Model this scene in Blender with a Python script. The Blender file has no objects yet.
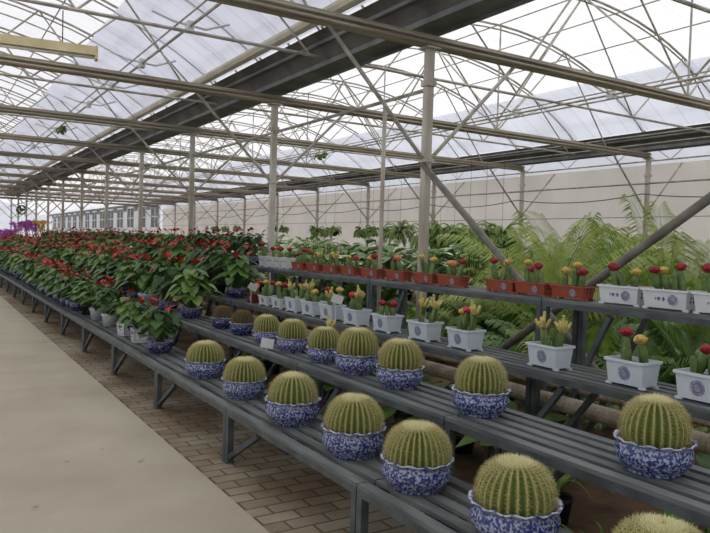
import bpy, math, random
from mathutils import Vector, Matrix
from math import pi, sin, cos, sqrt, radians as RAD
random.seed(11)
scn = bpy.context.scene
col = scn.collection
H = 1.6

# ---------------------------------------------------------------- camera
cam_data = bpy.data.cameras.new('camera')
cam = bpy.data.objects.new('camera', cam_data)
col.objects.link(cam)
R = Matrix(((0.8489, -0.0084, -0.5284), (-0.5276, 0.0449, -0.8483), (0.0309, 0.9990, 0.0336)))
q = R.to_quaternion()
cam.matrix_world = Matrix.Translation((0, 0, H)) @ q.to_matrix().to_4x4()
cam_data.sensor_width = 36.0
cam_data.lens = 36.0 * 690 / 710
cam_data.clip_start = 0.05
cam_data.clip_end = 500
scn.camera = cam

# ---------------------------------------------------------------- world, sun, exposure
w = bpy.data.worlds.new('overcast_sky'); scn.world = w; w.use_nodes = True
nt = w.node_tree; nt.nodes.clear()
wo = nt.nodes.new('ShaderNodeOutputWorld'); bg = nt.nodes.new('ShaderNodeBackground')
tc = nt.nodes.new('ShaderNodeTexCoord'); sx = nt.nodes.new('ShaderNodeSeparateXYZ'); rp = nt.nodes.new('ShaderNodeValToRGB')
nt.links.new(tc.outputs['Generated'], sx.inputs[0]); nt.links.new(sx.outputs['Z'], rp.inputs[0])
rp.color_ramp.elements[0].position = 0.0; rp.color_ramp.elements[0].color = (0.60, 0.61, 0.65, 1)
rp.color_ramp.elements[1].position = 0.9; rp.color_ramp.elements[1].color = (1.05, 1.05, 1.05, 1)
nt.links.new(rp.outputs[0], bg.inputs[0]); bg.inputs[1].default_value = 1.75
nt.links.new(bg.outputs[0], wo.inputs[0])
sd = bpy.data.lights.new('hazy_sun', 'SUN'); sd.energy = 2.6; sd.angle = RAD(40); sd.color = (1.0, 0.95, 0.86)
so = bpy.data.objects.new('hazy_sun', sd); col.objects.link(so)
so.rotation_euler = Vector((-0.25, -0.35, -1)).to_track_quat('-Z', 'Y').to_euler()
scn.view_settings.view_transform = 'Standard'; scn.view_settings.look = 'None'
scn.view_settings.exposure = -0.5; scn.view_settings.gamma = 1.0; scn.view_settings.use_curve_mapping = False
scn.cycles.max_bounces = 8; scn.cycles.diffuse_bounces = 4; scn.cycles.transparent_max_bounces = 16
scn.cycles.caustics_reflective = False; scn.cycles.caustics_refractive = False

# ---------------------------------------------------------------- materials
def lin(c):
    return tuple((x / 255 / 12.92 if x / 255 <= 0.04045 else ((x / 255 + 0.055) / 1.055) ** 2.4) for x in c) + (1,)
MT = {}
def mat(name, c1, c2=None, rough=0.6, scale=8, metal=0.0, detail=4, lo=0.35, hi=0.65, bump=0.0, spec=0.4, trans=0.0, kind='noise', stretch=None, bscale=None):
    m = bpy.data.materials.new(name); m.use_nodes = True
    n = m.node_tree; b = n.nodes['Principled BSDF']
    b.inputs['Roughness'].default_value = rough; b.inputs['Metallic'].default_value = metal
    b.inputs['Specular IOR Level'].default_value = spec
    b.inputs['Base Color'].default_value = lin(c1)
    t = n.nodes.new('ShaderNodeTexCoord'); mp = n.nodes.new('ShaderNodeMapping')
    n.links.new(t.outputs['Object'], mp.inputs[0])
    if stretch: mp.inputs['Scale'].default_value = stretch
    if c2 is not None:
        if kind == 'voronoi':
            x = n.nodes.new('ShaderNodeTexVoronoi'); x.inputs['Scale'].default_value = scale; o = x.outputs['Distance']
        else:
            x = n.nodes.new('ShaderNodeTexNoise'); x.inputs['Scale'].default_value = scale; x.inputs['Detail'].default_value = detail; o = x.outputs['Fac']
        n.links.new(mp.outputs[0], x.inputs[0])
        r = n.nodes.new('ShaderNodeValToRGB'); r.color_ramp.elements[0].position = lo; r.color_ramp.elements[1].position = hi
        r.color_ramp.elements[0].color = lin(c1); r.color_ramp.elements[1].color = lin(c2)
        n.links.new(o, r.inputs[0]); n.links.new(r.outputs[0], b.inputs['Base Color'])
    if bump:
        x2 = n.nodes.new('ShaderNodeTexNoise'); x2.inputs['Scale'].default_value = bscale or scale * 3; n.links.new(mp.outputs[0], x2.inputs[0])
        bp = n.nodes.new('ShaderNodeBump'); bp.inputs['Strength'].default_value = bump; bp.inputs['Distance'].default_value = 0.02
        n.links.new(x2.outputs['Fac'], bp.inputs['Height']); n.links.new(bp.outputs[0], b.inputs['Normal'])
    if trans:
        tl = n.nodes.new('ShaderNodeBsdfTranslucent'); mx = n.nodes.new('ShaderNodeMixShader'); mx.inputs[0].default_value = trans
        out = n.nodes['Material Output']
        n.links.new(b.outputs[0], mx.inputs[1]); n.links.new(tl.outputs[0], mx.inputs[2]); n.links.new(mx.outputs[0], out.inputs[0])
        if c2 is not None: n.links.new(r.outputs[0], tl.inputs[0])
        else: tl.inputs[0].default_value = lin(c1)
    MT[name] = m
    return m

def tone_mat(name, stops, rough=0.7, trans=0.0, nscale=20, namt=0.15):
    """Colour runs along the mesh attribute 'tone' (what the surface is made of: groove, ridge, wool, tip)."""
    m = bpy.data.materials.new(name); m.use_nodes = True
    n = m.node_tree; b = n.nodes['Principled BSDF']; b.inputs['Roughness'].default_value = rough; b.inputs['Specular IOR Level'].default_value = 0.3
    a = n.nodes.new('ShaderNodeAttribute'); a.attribute_name = 'tone'
    t = n.nodes.new('ShaderNodeTexCoord'); x = n.nodes.new('ShaderNodeTexNoise'); x.inputs['Scale'].default_value = nscale
    n.links.new(t.outputs['Object'], x.inputs[0])
    ma = n.nodes.new('ShaderNodeMath'); ma.operation = 'MULTIPLY_ADD'; ma.inputs[1].default_value = namt
    n.links.new(x.outputs['Fac'], ma.inputs[0]); n.links.new(a.outputs['Fac'], ma.inputs[2])
    r = n.nodes.new('ShaderNodeValToRGB'); e = r.color_ramp.elements
    e[0].position = stops[0][0]; e[0].color = lin(stops[0][1]); e[1].position = stops[-1][0]; e[1].color = lin(stops[-1][1])
    for p, c in stops[1:-1]:
        k = e.new(p); k.color = lin(c)
    n.links.new(ma.outputs[0], r.inputs[0]); n.links.new(r.outputs[0], b.inputs['Base Color'])
    if trans:
        tl = n.nodes.new('ShaderNodeBsdfTranslucent'); mx = n.nodes.new('ShaderNodeMixShader'); mx.inputs[0].default_value = trans
        n.links.new(b.outputs[0], mx.inputs[1]); n.links.new(tl.outputs[0], mx.inputs[2]); n.links.new(r.outputs[0], tl.inputs[0])
        n.links.new(mx.outputs[0], n.nodes['Material Output'].inputs[0])
    MT[name] = m
    return m

def film_mat(name, clear, tint, body, seam=0.9, axis=1, pitch=0.5):
    """Greenhouse film: part clear, part milky; faint welded seams every half metre."""
    m = bpy.data.materials.new(name); m.use_nodes = True
    n = m.node_tree; n.nodes.clear()
    out = n.nodes.new('ShaderNodeOutputMaterial')
    tr = n.nodes.new('ShaderNodeBsdfTransparent'); tl = n.nodes.new('ShaderNodeBsdfTranslucent'); df = n.nodes.new('ShaderNodeBsdfDiffuse')
    tr.inputs[0].default_value = tint
    t = n.nodes.new('ShaderNodeTexCoord'); s = n.nodes.new('ShaderNodeSeparateXYZ'); n.links.new(t.outputs['Object'], s.inputs[0])
    md = n.nodes.new('ShaderNodeMath'); md.operation = 'PINGPONG'; md.inputs[1].default_value = pitch / 2
    n.links.new(s.outputs[axis], md.inputs[0])
    r = n.nodes.new('ShaderNodeValToRGB'); r.color_ramp.elements[0].position = 0.0; r.color_ramp.elements[1].position = 0.035
    nz = n.nodes.new('ShaderNodeTexNoise'); nz.inputs['Scale'].default_value = 0.9; nz.inputs['Detail'].default_value = 5
    n.links.new(t.outputs['Object'], nz.inputs[0])
    r2 = n.nodes.new('ShaderNodeValToRGB'); r2.color_ramp.elements[0].position = 0.3; r2.color_ramp.elements[1].position = 0.7
    r2.color_ramp.elements[0].color = tuple(x * 0.9 for x in body[:3]) + (1,); r2.color_ramp.elements[1].color = body
    n.links.new(nz.outputs['Fac'], r2.inputs[0])
    r.color_ramp.elements[0].color = (seam, seam, seam, 1); r.color_ramp.elements[1].color = (1, 1, 1, 1)
    n.links.new(md.outputs[0], r.inputs[0])
    mc = n.nodes.new('ShaderNodeMix'); mc.data_type = 'RGBA'; mc.blend_type = 'MULTIPLY'; mc.inputs[0].default_value = 1
    n.links.new(r.outputs[0], mc.inputs[6]); n.links.new(r2.outputs[0], mc.inputs[7])
    n.links.new(mc.outputs[2], tl.inputs[0]); n.links.new(mc.outputs[2], df.inputs[0])
    m1 = n.nodes.new('ShaderNodeMixShader'); m1.inputs[0].default_value = 0.25
    n.links.new(tl.outputs[0], m1.inputs[1]); n.links.new(df.outputs[0], m1.inputs[2])
    m2 = n.nodes.new('ShaderNodeMixShader'); m2.inputs[0].default_value = clear
    n.links.new(m1.outputs[0], m2.inputs[1]); n.links.new(tr.outputs[0], m2.inputs[2])
    n.links.new(m2.outputs[0], out.inputs[0])
    MT[name] = m
    return m

film_mat('film_roof', 0.36, (0.95, 0.96, 0.99, 1), (0.90, 0.90, 0.93, 1))
film_mat('film_weathered', 0.30, (0.84, 0.85, 0.90, 1), (0.80, 0.80, 0.84, 1))
film_mat('film_double', 0.10, (0.70, 0.72, 0.80, 1), (0.78, 0.80, 0.88, 1), seam=0.85)
film_mat('film_curtain', 0.0, (0.9, 0.88, 0.84, 1), (0.79, 0.76, 0.72, 1), seam=0.97, axis=1, pitch=1.9)
film_mat('film_end', 0.35, (0.95, 0.97, 1, 1), (0.9, 0.91, 0.93, 1), axis=0, pitch=1.2)
mat('galvanised', (196, 190, 178), (150, 144, 132), rough=0.55, scale=5, metal=0.25)
mat('galvanised_beam', (178, 168, 148), (136, 126, 108), rough=0.6, scale=3, metal=0.15, stretch=(0.3, 3, 3))
mat('column_paint', (206, 200, 186), (168, 158, 140), rough=0.6, scale=4, metal=0.1, stretch=(1, 1, 0.3))
mat('brace_steel', (134, 130, 120), (104, 100, 92), rough=0.6, scale=5, metal=0.1)
mat('gutter_steel', (140, 140, 142), (104, 104, 106), rough=0.6, scale=2, metal=0.2)
mat('gutter_dark', (112, 108, 104), (80, 76, 74), rough=0.8, scale=2)
mat('bench_steel', (92, 98, 98), (66, 70, 72), rough=0.5, scale=6, metal=0.1)
mat('bench_slat', (116, 120, 118), (82, 86, 86), rough=0.5, scale=4, stretch=(4, 0.6, 4))
mat('porcelain', (44, 54, 112), (166, 172, 194), rough=0.22, scale=75, detail=3, lo=0.46, hi=0.60, spec=0.6)
mat('porcelain_dark', (26, 34, 84), (130, 138, 168), rough=0.25, scale=60, detail=3, lo=0.54, hi=0.62, spec=0.6)
mat('porcelain_rim', (190, 194, 210), (60, 70, 132), rough=0.25, scale=40, lo=0.5, hi=0.62)
mat('soil', (74, 58, 42), (48, 36, 26), rough=0.95, scale=30)
mat('white_plastic', (226, 228, 228), (208, 210, 212), rough=0.35, scale=3)
mat('pale_blue_plastic', (216, 223, 228), (200, 208, 214), rough=0.35, scale=3)
mat('orange_plastic', (164, 80, 54), (138, 62, 44), rough=0.45, scale=5)
mat('red_plastic', (120, 36, 34), (100, 28, 28), rough=0.45, scale=5)
mat('black_plastic', (34, 34, 36), rough=0.5)
mat('sticker', (140, 138, 160), (176, 172, 190), rough=0.5, scale=40, lo=0.45, hi=0.6)
mat('ink', (96, 100, 140), rough=0.5)
mat('dark_hole', (36, 34, 36), rough=0.9)
mat('film_sleeve', (206, 198, 180), (186, 178, 158), rough=0.7, scale=2)
mat('card', (232, 232, 228), rough=0.6)
mat('lamp_cream', (226, 214, 170), (204, 190, 146), rough=0.5, scale=4)
mat('tube_glass', (235, 235, 230), rough=0.2)
mat('scion_red', (176, 46, 58), (124, 26, 42), rough=0.6, scale=40, bump=0.4)
mat('scion_pink', (214, 70, 92), (176, 44, 66), rough=0.6, scale=40, bump=0.4)
mat('scion_yellow', (218, 190, 104), (176, 142, 66), rough=0.6, scale=40, bump=0.4)
mat('scion_peach', (226, 164, 110), (196, 120, 74), rough=0.6, scale=40, bump=0.4)
mat('scion_cream', (218, 200, 130), (176, 164, 84), rough=0.7, scale=30, bump=0.4)
mat('stock_green', (108, 128, 70), (66, 92, 46), rough=0.5, scale=18)
mat('leaf_dark', (68, 104, 46), (36, 64, 30), rough=0.42, scale=6, trans=0.18)
mat('leaf_mid', (98, 134, 62), (60, 92, 40), rough=0.42, scale=6, trans=0.2)
mat('leaf_fresh', (122, 150, 70), (74, 110, 48), rough=0.42, scale=6, trans=0.2)
mat('leaf_palm', (140, 166, 78), (92, 122, 50), rough=0.5, scale=3, trans=0.3)
mat('leaf_palm_yellow', (178, 190, 104), (126, 148, 68), rough=0.5, scale=3, trans=0.3)
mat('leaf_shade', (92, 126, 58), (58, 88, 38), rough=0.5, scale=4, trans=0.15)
mat('leaf_spotted', (206, 218, 176), (96, 134, 74), rough=0.45, scale=16, trans=0.2, lo=0.4, hi=0.55)
mat('leaf_fern', (158, 180, 100), (104, 134, 64), rough=0.55, scale=6, trans=0.3)
mat('stem_green', (92, 116, 58), (70, 90, 44), rough=0.5, scale=6)
mat('spathe', (190, 40, 48), (140, 22, 34), rough=0.5, scale=12, trans=0.08)
mat('spathe_pale', (206, 70, 74), (176, 40, 50), rough=0.5, scale=12, trans=0.08)
mat('spadix', (206, 130, 90), rough=0.6)
mat('orchid_petal', (206, 106, 206), (168, 62, 172), rough=0.5, scale=14, trans=0.25)
mat('flower_yellow', (222, 190, 70), rough=0.5, trans=0.2)
mat('pipe_fin', (196, 182, 160), (150, 136, 116), rough=0.8, scale=6)
mat('white_wall', (236, 236, 234), (222, 222, 222), rough=0.6, scale=1)
mat('window_frame', (225, 227, 228), rough=0.5)
mat('window_screen', (92, 98, 100), (78, 84, 86), rough=0.5, scale=3)
mat('coir', (96, 74, 50), (70, 52, 36), rough=0.95, scale=20)
mat('wire', (84, 82, 78), rough=0.7)
mat('fan_metal', (84, 78, 76), rough=0.5)
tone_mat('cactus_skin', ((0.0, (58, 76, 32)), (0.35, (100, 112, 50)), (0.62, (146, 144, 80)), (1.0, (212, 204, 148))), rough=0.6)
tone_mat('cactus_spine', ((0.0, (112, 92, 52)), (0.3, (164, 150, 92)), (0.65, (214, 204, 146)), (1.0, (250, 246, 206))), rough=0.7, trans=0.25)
tone_mat('cactus_skin_dark', ((0.0, (54, 62, 34)), (1.0, (104, 92, 58))), rough=0.7)
tone_mat('cactus_spine_brown', ((0.0, (104, 80, 56)), (1.0, (160, 134, 96))), rough=0.7, trans=0.2)

# concrete aisle, brick paving, soil
def concrete():
    m = mat('concrete', (176, 168, 148), (158, 149, 130), rough=0.85, scale=1.2, detail=8, lo=0.3, hi=0.7, bump=0.15, bscale=60)
    n = m.node_tree; b = n.nodes['Principled BSDF']; src = b.inputs['Base Color'].links[0].from_socket
    t = n.nodes.new('ShaderNodeTexCoord'); x = n.nodes.new('ShaderNodeTexNoise'); x.inputs['Scale'].default_value = 5.0; x.inputs['Detail'].default_value = 2
    n.links.new(t.outputs['Object'], x.inputs[0])
    r = n.nodes.new('ShaderNodeValToRGB'); r.color_ramp.elements[0].position = 0.25; r.color_ramp.elements[1].position = 0.29
    r.color_ramp.elements[0].color = (0.55, 0.5, 0.45, 1); r.color_ramp.elements[1].color = (1, 1, 1, 1)
    n.links.new(x.outputs['Fac'], r.inputs[0])
    mx = n.nodes.new('ShaderNodeMix'); mx.data_type = 'RGBA'; mx.blend_type = 'MULTIPLY'; mx.inputs[0].default_value = 0.8
    n.links.new(src, mx.inputs[6]); n.links.new(r.outputs[0], mx.inputs[7]); n.links.new(mx.outputs[2], b.inputs['Base Color'])
concrete()
def bricks():
    m = mat('brick_paving', (120, 108, 88), rough=0.9)
    n = m.node_tree; b = n.nodes['Principled BSDF']
    t = n.nodes.new('ShaderNodeTexCoord'); br = n.nodes.new('ShaderNodeTexBrick'); mp = n.nodes.new('ShaderNodeMapping')
    n.links.new(t.outputs['Object'], mp.inputs[0]); n.links.new(mp.outputs[0], br.inputs[0])
    br.inputs['Color1'].default_value = lin((156, 146, 126)); br.inputs['Color2'].default_value = lin((136, 124, 104)); br.inputs['Mortar'].default_value = lin((98, 86, 68))
    br.inputs['Scale'].default_value = 1.0; br.inputs['Brick Width'].default_value = 0.25; br.inputs['Row Height'].default_value = 0.125; br.inputs['Mortar Size'].default_value = 0.008
    x = n.nodes.new('ShaderNodeTexNoise'); x.inputs['Scale'].default_value = 1.4; x.inputs['Detail'].default_value = 6; n.links.new(t.outputs['Object'], x.inputs[0])
    r = n.nodes.new('ShaderNodeValToRGB'); r.color_ramp.elements[0].position = 0.42; r.color_ramp.elements[1].position = 0.62
    r.color_ramp.elements[0].color = (0.50, 0.36, 0.22, 1); r.color_ramp.elements[1].color = (1, 1, 1, 1)
    n.links.new(x.outputs['Fac'], r.inputs[0])
    mx = n.nodes.new('ShaderNodeMix'); mx.data_type = 'RGBA'; mx.blend_type = 'MULTIPLY'; mx.inputs[0].default_value = 0.75
    n.links.new(br.outputs['Color'], mx.inputs[6]); n.links.new(r.outputs[0], mx.inputs[7]); n.links.new(mx.outputs[2], b.inputs['Base Color'])
    bp = n.nodes.new('ShaderNodeBump'); bp.inputs['Strength'].default_value = 0.5; bp.inputs['Distance'].default_value = 0.01; bp.invert = True
    n.links.new(br.outputs['Fac'], bp.inputs['Height']); n.links.new(bp.outputs[0], b.inputs['Normal'])
bricks()
mat('bed_soil', (112, 88, 62), (70, 54, 38), rough=0.95, scale=3, detail=10, bump=0.6, bscale=20)

# ---------------------------------------------------------------- mesh helper
def frame_of(d):
    d = Vector(d).normalized()
    a = Vector((0, 0, 1)) if abs(d.z) < 0.9 else Vector((1, 0, 0))
    u = d.cross(a).normalized(); v = d.cross(u).normalized()
    return u, v
class MB:
    def __init__(s):
        s.v = []; s.f = []; s.mi = []; s.tone = []; s.m = 0
    def add(s, vs, fs, tones=None):
        o = len(s.v); s.v.extend(tuple(p) for p in vs)
        s.tone.extend(tones if tones else [0.0] * len(vs))
        for f in fs:
            s.f.append(tuple(i + o for i in f)); s.mi.append(s.m)
    def box(s, x0, x1, y0, y1, z0, z1):
        s.add([(x0, y0, z0), (x1, y0, z0), (x1, y1, z0), (x0, y1, z0), (x0, y0, z1), (x1, y0, z1), (x1, y1, z1), (x0, y1, z1)],
              [(0, 3, 2, 1), (4, 5, 6, 7), (0, 1, 5, 4), (1, 2, 6, 5), (2, 3, 7, 6), (3, 0, 4, 7)])
    def bar(s, p0, p1, wd, ht):
        p0, p1 = Vector(p0), Vector(p1); u, v = frame_of(p1 - p0)
        vs = [p + u * a * wd / 2 + v * b * ht / 2 for p in (p0, p1) for a, b in ((-1, -1), (1, -1), (1, 1), (-1, 1))]
        s.add(vs, [(0, 1, 2, 3), (7, 6, 5, 4), (0, 4, 5, 1), (1, 5, 6, 2), (2, 6, 7, 3), (3, 7, 4, 0)])
    def tube(s, pts, r, n=6, caps=True, r1=None):
        pts = [Vector(p) for p in pts]; k = len(pts); vs = []
        for i, p in enumerate(pts):
            d = pts[min(i + 1, k - 1)] - pts[max(i - 1, 0)]
            u, v = frame_of(d)
            rr = r if r1 is None else r + (r1 - r) * i / (k - 1)
            for j in range(n):
                a = 2 * pi * j / n; vs.append(p + u * cos(a) * rr + v * sin(a) * rr)
        fs = [(i * n + j, i * n + (j + 1) % n, (i + 1) * n + (j + 1) % n, (i + 1) * n + j) for i in range(k - 1) for j in range(n)]
        if caps: fs += [tuple(range(n))[::-1], tuple((k - 1) * n + j for j in range(n))]
        s.add(vs, fs)
    def lathe(s, prof, n=24, c=(0, 0, 0), wave=None, cap0=True, cap1=False, tones=None):
        vs = []; tn = []
        for i, (r, z) in enumerate(prof):
            for j in range(n):
                a = 2 * pi * j / n; dz = wave(i, a) if wave else 0
                vs.append((c[0] + r * cos(a), c[1] + r * sin(a), c[2] + z + dz)); tn.append(tones[i] if tones else 0.0)
        fs = [(i * n + j, i * n + (j + 1) % n, (i + 1) * n + (j + 1) % n, (i + 1) * n + j) for i in range(len(prof) - 1) for j in range(n)]
        if cap0: fs.append(tuple(range(n))[::-1])
        if cap1: fs.append(tuple((len(prof) - 1) * n + j for j in range(n)))
        s.add(vs, fs, tn)
    def mesh(s, name, mats, smooth=False):
        me = bpy.data.meshes.new(name); me.from_pydata(s.v, [], s.f); me.update()
        for m in (mats if isinstance(mats, (list, tuple)) else [mats]): me.materials.append(MT[m])
        me.polygons.foreach_set('material_index', s.mi)
        if smooth: me.polygons.foreach_set('use_smooth', [True] * len(s.f))
        if any(s.tone):
            a = me.attributes.new('tone', 'FLOAT', 'POINT'); a.data.foreach_set('value', s.tone)
        return me
    def build(s, name, mats, parent=None, smooth=False, loc=None):
        return link(name, s.mesh(name, mats, smooth), parent, loc)
def link(name, me, parent=None, loc=None):
    o = bpy.data.objects.new(name, me); col.objects.link(o)
    if parent: o.parent = parent
    if loc: o.location = loc
    return o
def tag(o, label=None, cat=None, group=None, kind=None):
    if label: o['label'] = label
    if cat: o['category'] = cat
    if group: o['group'] = group
    if kind: o['kind'] = kind
    return o
def empty(name, loc, rz=0.0, label=None, cat=None, group=None, kind=None):
    o = link(name, None, loc=loc); o.rotation_euler = (0, 0, rz); o.empty_display_size = 0.1
    return tag(o, label, cat, group, kind)
def kids(o): return [c for c in bpy.data.objects if c.parent == o]
def struct(o, label=None, cat=None, group=None): return tag(o, label, cat, group, 'structure')
ORD = ['first', 'second', 'third', 'fourth', 'fifth', 'sixth', 'seventh', 'eighth', 'ninth', 'tenth', 'eleventh', 'twelfth', 'thirteenth',
       'fourteenth', 'fifteenth', 'sixteenth', 'seventeenth', 'eighteenth', 'nineteenth', 'twentieth'] + ['%dth' % i if i % 10 not in (1, 2, 3) or i in (11, 12, 13) else '%d%s' % (i, ('st', 'nd', 'rd')[i % 10 - 1]) for i in range(21, 99)]

# ================================================================ SETTING
Y0, Y1 = -4.0, 52.0        # planted hall
YF = 112.0                 # far end beyond
XL, XG, XR, XW = -4.88, 4.72, 14.3, 15.6
def ground(name, x0, x1, z, m, y0=Y0, y1=YF):
    b = MB(); b.box(x0, x1, y0, y1, z - 0.1, z); return b.build(name, m)
struct(ground('floor_concrete_aisle', XL, 1.60, 0.015, 'concrete'), 'smooth pale concrete aisle beside the lowest bench', 'floor')
struct(ground('floor_brick_paving', 1.60, 3.0, 0.0, 'brick_paving'), 'stained brick paving under the front benches', 'floor')
struct(ground('floor_soil', 3.0, XW + .2, -0.01, 'bed_soil'), 'brown soil of the planting beds behind the benches', 'ground')

# vault profile
def vz(t):  # t 0..1 across span -> height above gutter line
    return 4.22 + 1.72 * (1 - (2 * t - 1) ** 2) ** 0.85
def vault(name, x0, x1, y0, y1, m, t0=0.0, t1=1.0, dz=0.05, n=18):
    b = MB(); vs = []
    for i in range(n + 1):
        t = t0 + (t1 - t0) * i / n; x = x0 + (x1 - x0) * t
        vs += [(x, y0, vz(t) + dz), (x, y1, vz(t) + dz)]
    b.add(vs, [(2 * i, 2 * i + 1, 2 * i + 3, 2 * i + 2) for i in range(n)])
    o = b.build(name, m, smooth=True); return o
struct(vault('ceiling_film_over_aisle', XL, XG, Y0, YF, 'film_weathered'), 'white film vault over the aisle', 'roof')
struct(vault('ceiling_film_over_beds', XG, XR, Y0, YF, 'film_roof'), 'white film vault over the planting beds', 'roof')
struct(vault('ceiling_film_lining', XL, XG, Y0, Y1, 'film_double', 0.785, 0.965, dz=-0.10), 'blue grey lining film beside the big gutter', 'roof')
struct(vault('ceiling_film_lining', XG, XR, Y0, Y1, 'film_double', 0.80, 0.97, dz=-0.10), 'blue grey lining film above the far gutter', 'roof')
b = MB(); b.add([(XR, Y0, 4.3), (XR, YF, 4.3), (XW + .1, Y0, 4.75), (XW + .1, YF, 4.75)], [(0, 1, 3, 2)])
struct(b.build('ceiling_film_side', 'film_roof'), 'narrow strip of roof film beside the side wall', 'roof')

def wall(name, x0, x1, y0, y1, z0, z1, m, label):
    b = MB(); b.box(x0, x1, y0, y1, z0, z1); return struct(b.build(name, m), label, 'wall')
wall('wall_right', XW, XW + 0.06, Y0, 53.5, 0, 3.82, 'film_curtain', 'cream curtain side wall behind the palms')
wall('wall_right_eaves', XW, XW + 0.03, Y0, YF, 3.83, 4.78, 'film_end', 'bright film strip above the cream side wall')
wall('wall_left', XL - 0.05, XL, Y0, YF, 0, 4.4, 'film_end', 'white film wall on the far side of the aisle')
wall('wall_back', XL, XW, Y0 - 0.05, Y0, 0, 4.3, 'film_end', 'white film wall behind the camera')
wall('wall_front', XL, XW, YF, YF + 0.05, 0, 6.0, 'film_end', 'bright film end wall of the hall')
# white wall with openings beyond the curtain
b = MB()
b.box(XW, XW + 0.08, 53.5, YF, 0, 2.25)
struct(b.build('wall_right_beyond', 'white_wall'), 'low white wall beyond the cream curtain', 'wall')
b = MB(); b.box(XW, XW + 0.08, 53.5, YF, 4.25, 4.45); struct(b.build('trim_1', 'white_wall'), 'white rail over the side windows', 'trim')
ys = 54.3; wi = 1
while ys < 108:
    wdt = 2.6
    fr = MB()
    for (a0, a1, z0, z1) in ((ys, ys + .14, 2.25, 4.25), (ys + wdt - .14, ys + wdt, 2.25, 4.25), (ys, ys + wdt, 2.25, 2.4), (ys, ys + wdt, 4.1, 4.25), (ys + wdt / 2 - .06, ys + wdt / 2 + .06, 2.4, 4.1), (ys, ys + wdt, 3.2, 3.28)):
        fr.box(XW - 0.02, XW + 0.06, a0, a1, z0, z1)
    root = fr.build('window_%d' % wi, 'window_frame'); struct(root, 'white framed side window in the wall beyond the curtain', 'window', 'side windows beyond the curtain')
    pn = MB(); pn.box(XW + .01, XW + .03, ys + .14, ys + wdt - .14, 2.4, 4.1); pn.build('pane', 'window_screen', root)
    b = MB(); b.box(XW, XW + 0.08, ys + wdt, ys + wdt + 1.3, 2.25, 4.25)
    struct(b.build('wall_pier', 'white_wall'), 'white pier between two side windows', 'wall', 'white piers between the side windows')
    ys += wdt + 1.3; wi += 1

# ---------------- gutters
def gutter(x, label):
    b = MB(); zb = 4.0
    pr = [(-.42, .34), (-.34, .24), (-.22, .10), (-.17, .0), (.17, .0), (.22, .10), (.34, .24), (.42, .34)]
    vs = [(x + px, y, zb + pz) for y in (Y0, Y1 - 1) for px, pz in pr]; n = len(pr)
    b.m = 1
    b.add(vs, [(i, i + 1, n + i + 1, n + i) for i in (0, 1, 2, 4, 5, 6)])
    b.m = 0
    b.add(vs, [(3, 4, n + 4, n + 3)])
    b.box(x - .20, x - .165, Y0, Y1 - 1, 3.97, 4.03); b.box(x + .165, x + .2, Y0, Y1 - 1, 3.97, 4.03)
    b.tube([(x - .36, Y0, 4.2), (x - .36, Y1 - 1, 4.2)], .025, 6); b.tube([(x + .36, Y0, 4.2), (x + .36, Y1 - 1, 4.2)], .025, 6)
    return struct(b.build('trim_gutter', ['gutter_steel', 'gutter_dark']), label, 'gutter')
gutter(XG, 'wide dark steel gutter running over the column row beside the benches')
gutter(XR, 'dark steel gutter in front of the cream side wall')
b = MB(); b.tube([(XG - .62, Y0, 4.37), (XG - .62, Y1 - 1, 4.37)], .075, 8)
struct(b.build('trim_rolled_film', 'film_sleeve'), 'rolled pale film sleeve along the big gutter', 'film roll')

# ---------------- columns, trusses
def arch_pts(x0, x1, y, dz=0.0, n=20, t0=0.0, t1=1.0):
    return [(x0 + (x1 - x0) * (t0 + (t1 - t0) * i / n), y, vz(t0 + (t1 - t0) * i / n) + dz) for i in range(n + 1)]
def beam_truss(x0, x1, y, label, grp):
    b = MB(); b.m = 1
    b.box(x0, x1, y - .05, y + .05, 3.88, 3.915); b.box(x0, x1, y - .035, y + .035, 3.825, 3.88); b.box(x0, x1, y - .05, y + .05, 3.785, 3.825)
    b.tube([(x0, y - .07, 3.81), (x1, y - .07, 3.81)], .018, 6); b.tube([(x0, y - .065, 3.87), (x1, y - .065, 3.87)], .014, 6)
    b.m = 0
    b.tube(arch_pts(x0, x1, y), .022, 6); b.tube(arch_pts(x0, x1, y, -.085), .016, 5)
    xs = [x0 + (x1 - x0) * t for t in (.12, .31, .5, .69, .88)]
    for i, x in enumerate(xs[1:4:2]): pass
    xm = (x0 + x1) / 2
    b.tube([(xm, y, 3.9), (xm, y, vz(.5))], .017, 5)
    for s in (-1, 1):
        t1, t2 = .5 + s * .19, .5 + s * .34
        X1, X2 = x0 + (x1 - x0) * t1, x0 + (x1 - x0) * t2
        b.tube([(xm + s * .03, y, 3.92), (X1, y, vz(t1))], .016, 5)
        b.tube([(X1, y, vz(t1)), (X2, y, 3.92)], .016, 5)
    return struct(b.build('trim_truss_beam', ['galvanised', 'galvanised_beam']), label, 'roof truss', grp)
def light_truss(x0, x1, y, grp):
    b = MB()
    b.tube([(x0, y, 4.06), (x1, y, 4.06)], .022, 6)
    b.tube(arch_pts(x0, x1, y), .022, 6); b.tube(arch_pts(x0, x1, y, -.085), .016, 5)
    n = 6; T = [(.5 + (i - 3) / 6.6) for i in range(7)]
    for i in range(6):
        xa, xb = x0 + (x1 - x0) * T[i], x0 + (x1 - x0) * T[i + 1]
        if i % 2 == 0: b.tube([(xa, y, 4.06), (xb, y, vz(T[i + 1]))], .015, 5)
        else: b.tube([(xa, y, vz(T[i])), (xb, y, 4.06)], .015, 5)
    return struct(b.build('trim_light_truss', 'galvanised'), 'slender tube truss between two heavy beams', 'roof truss', grp)
NB = 12
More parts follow.
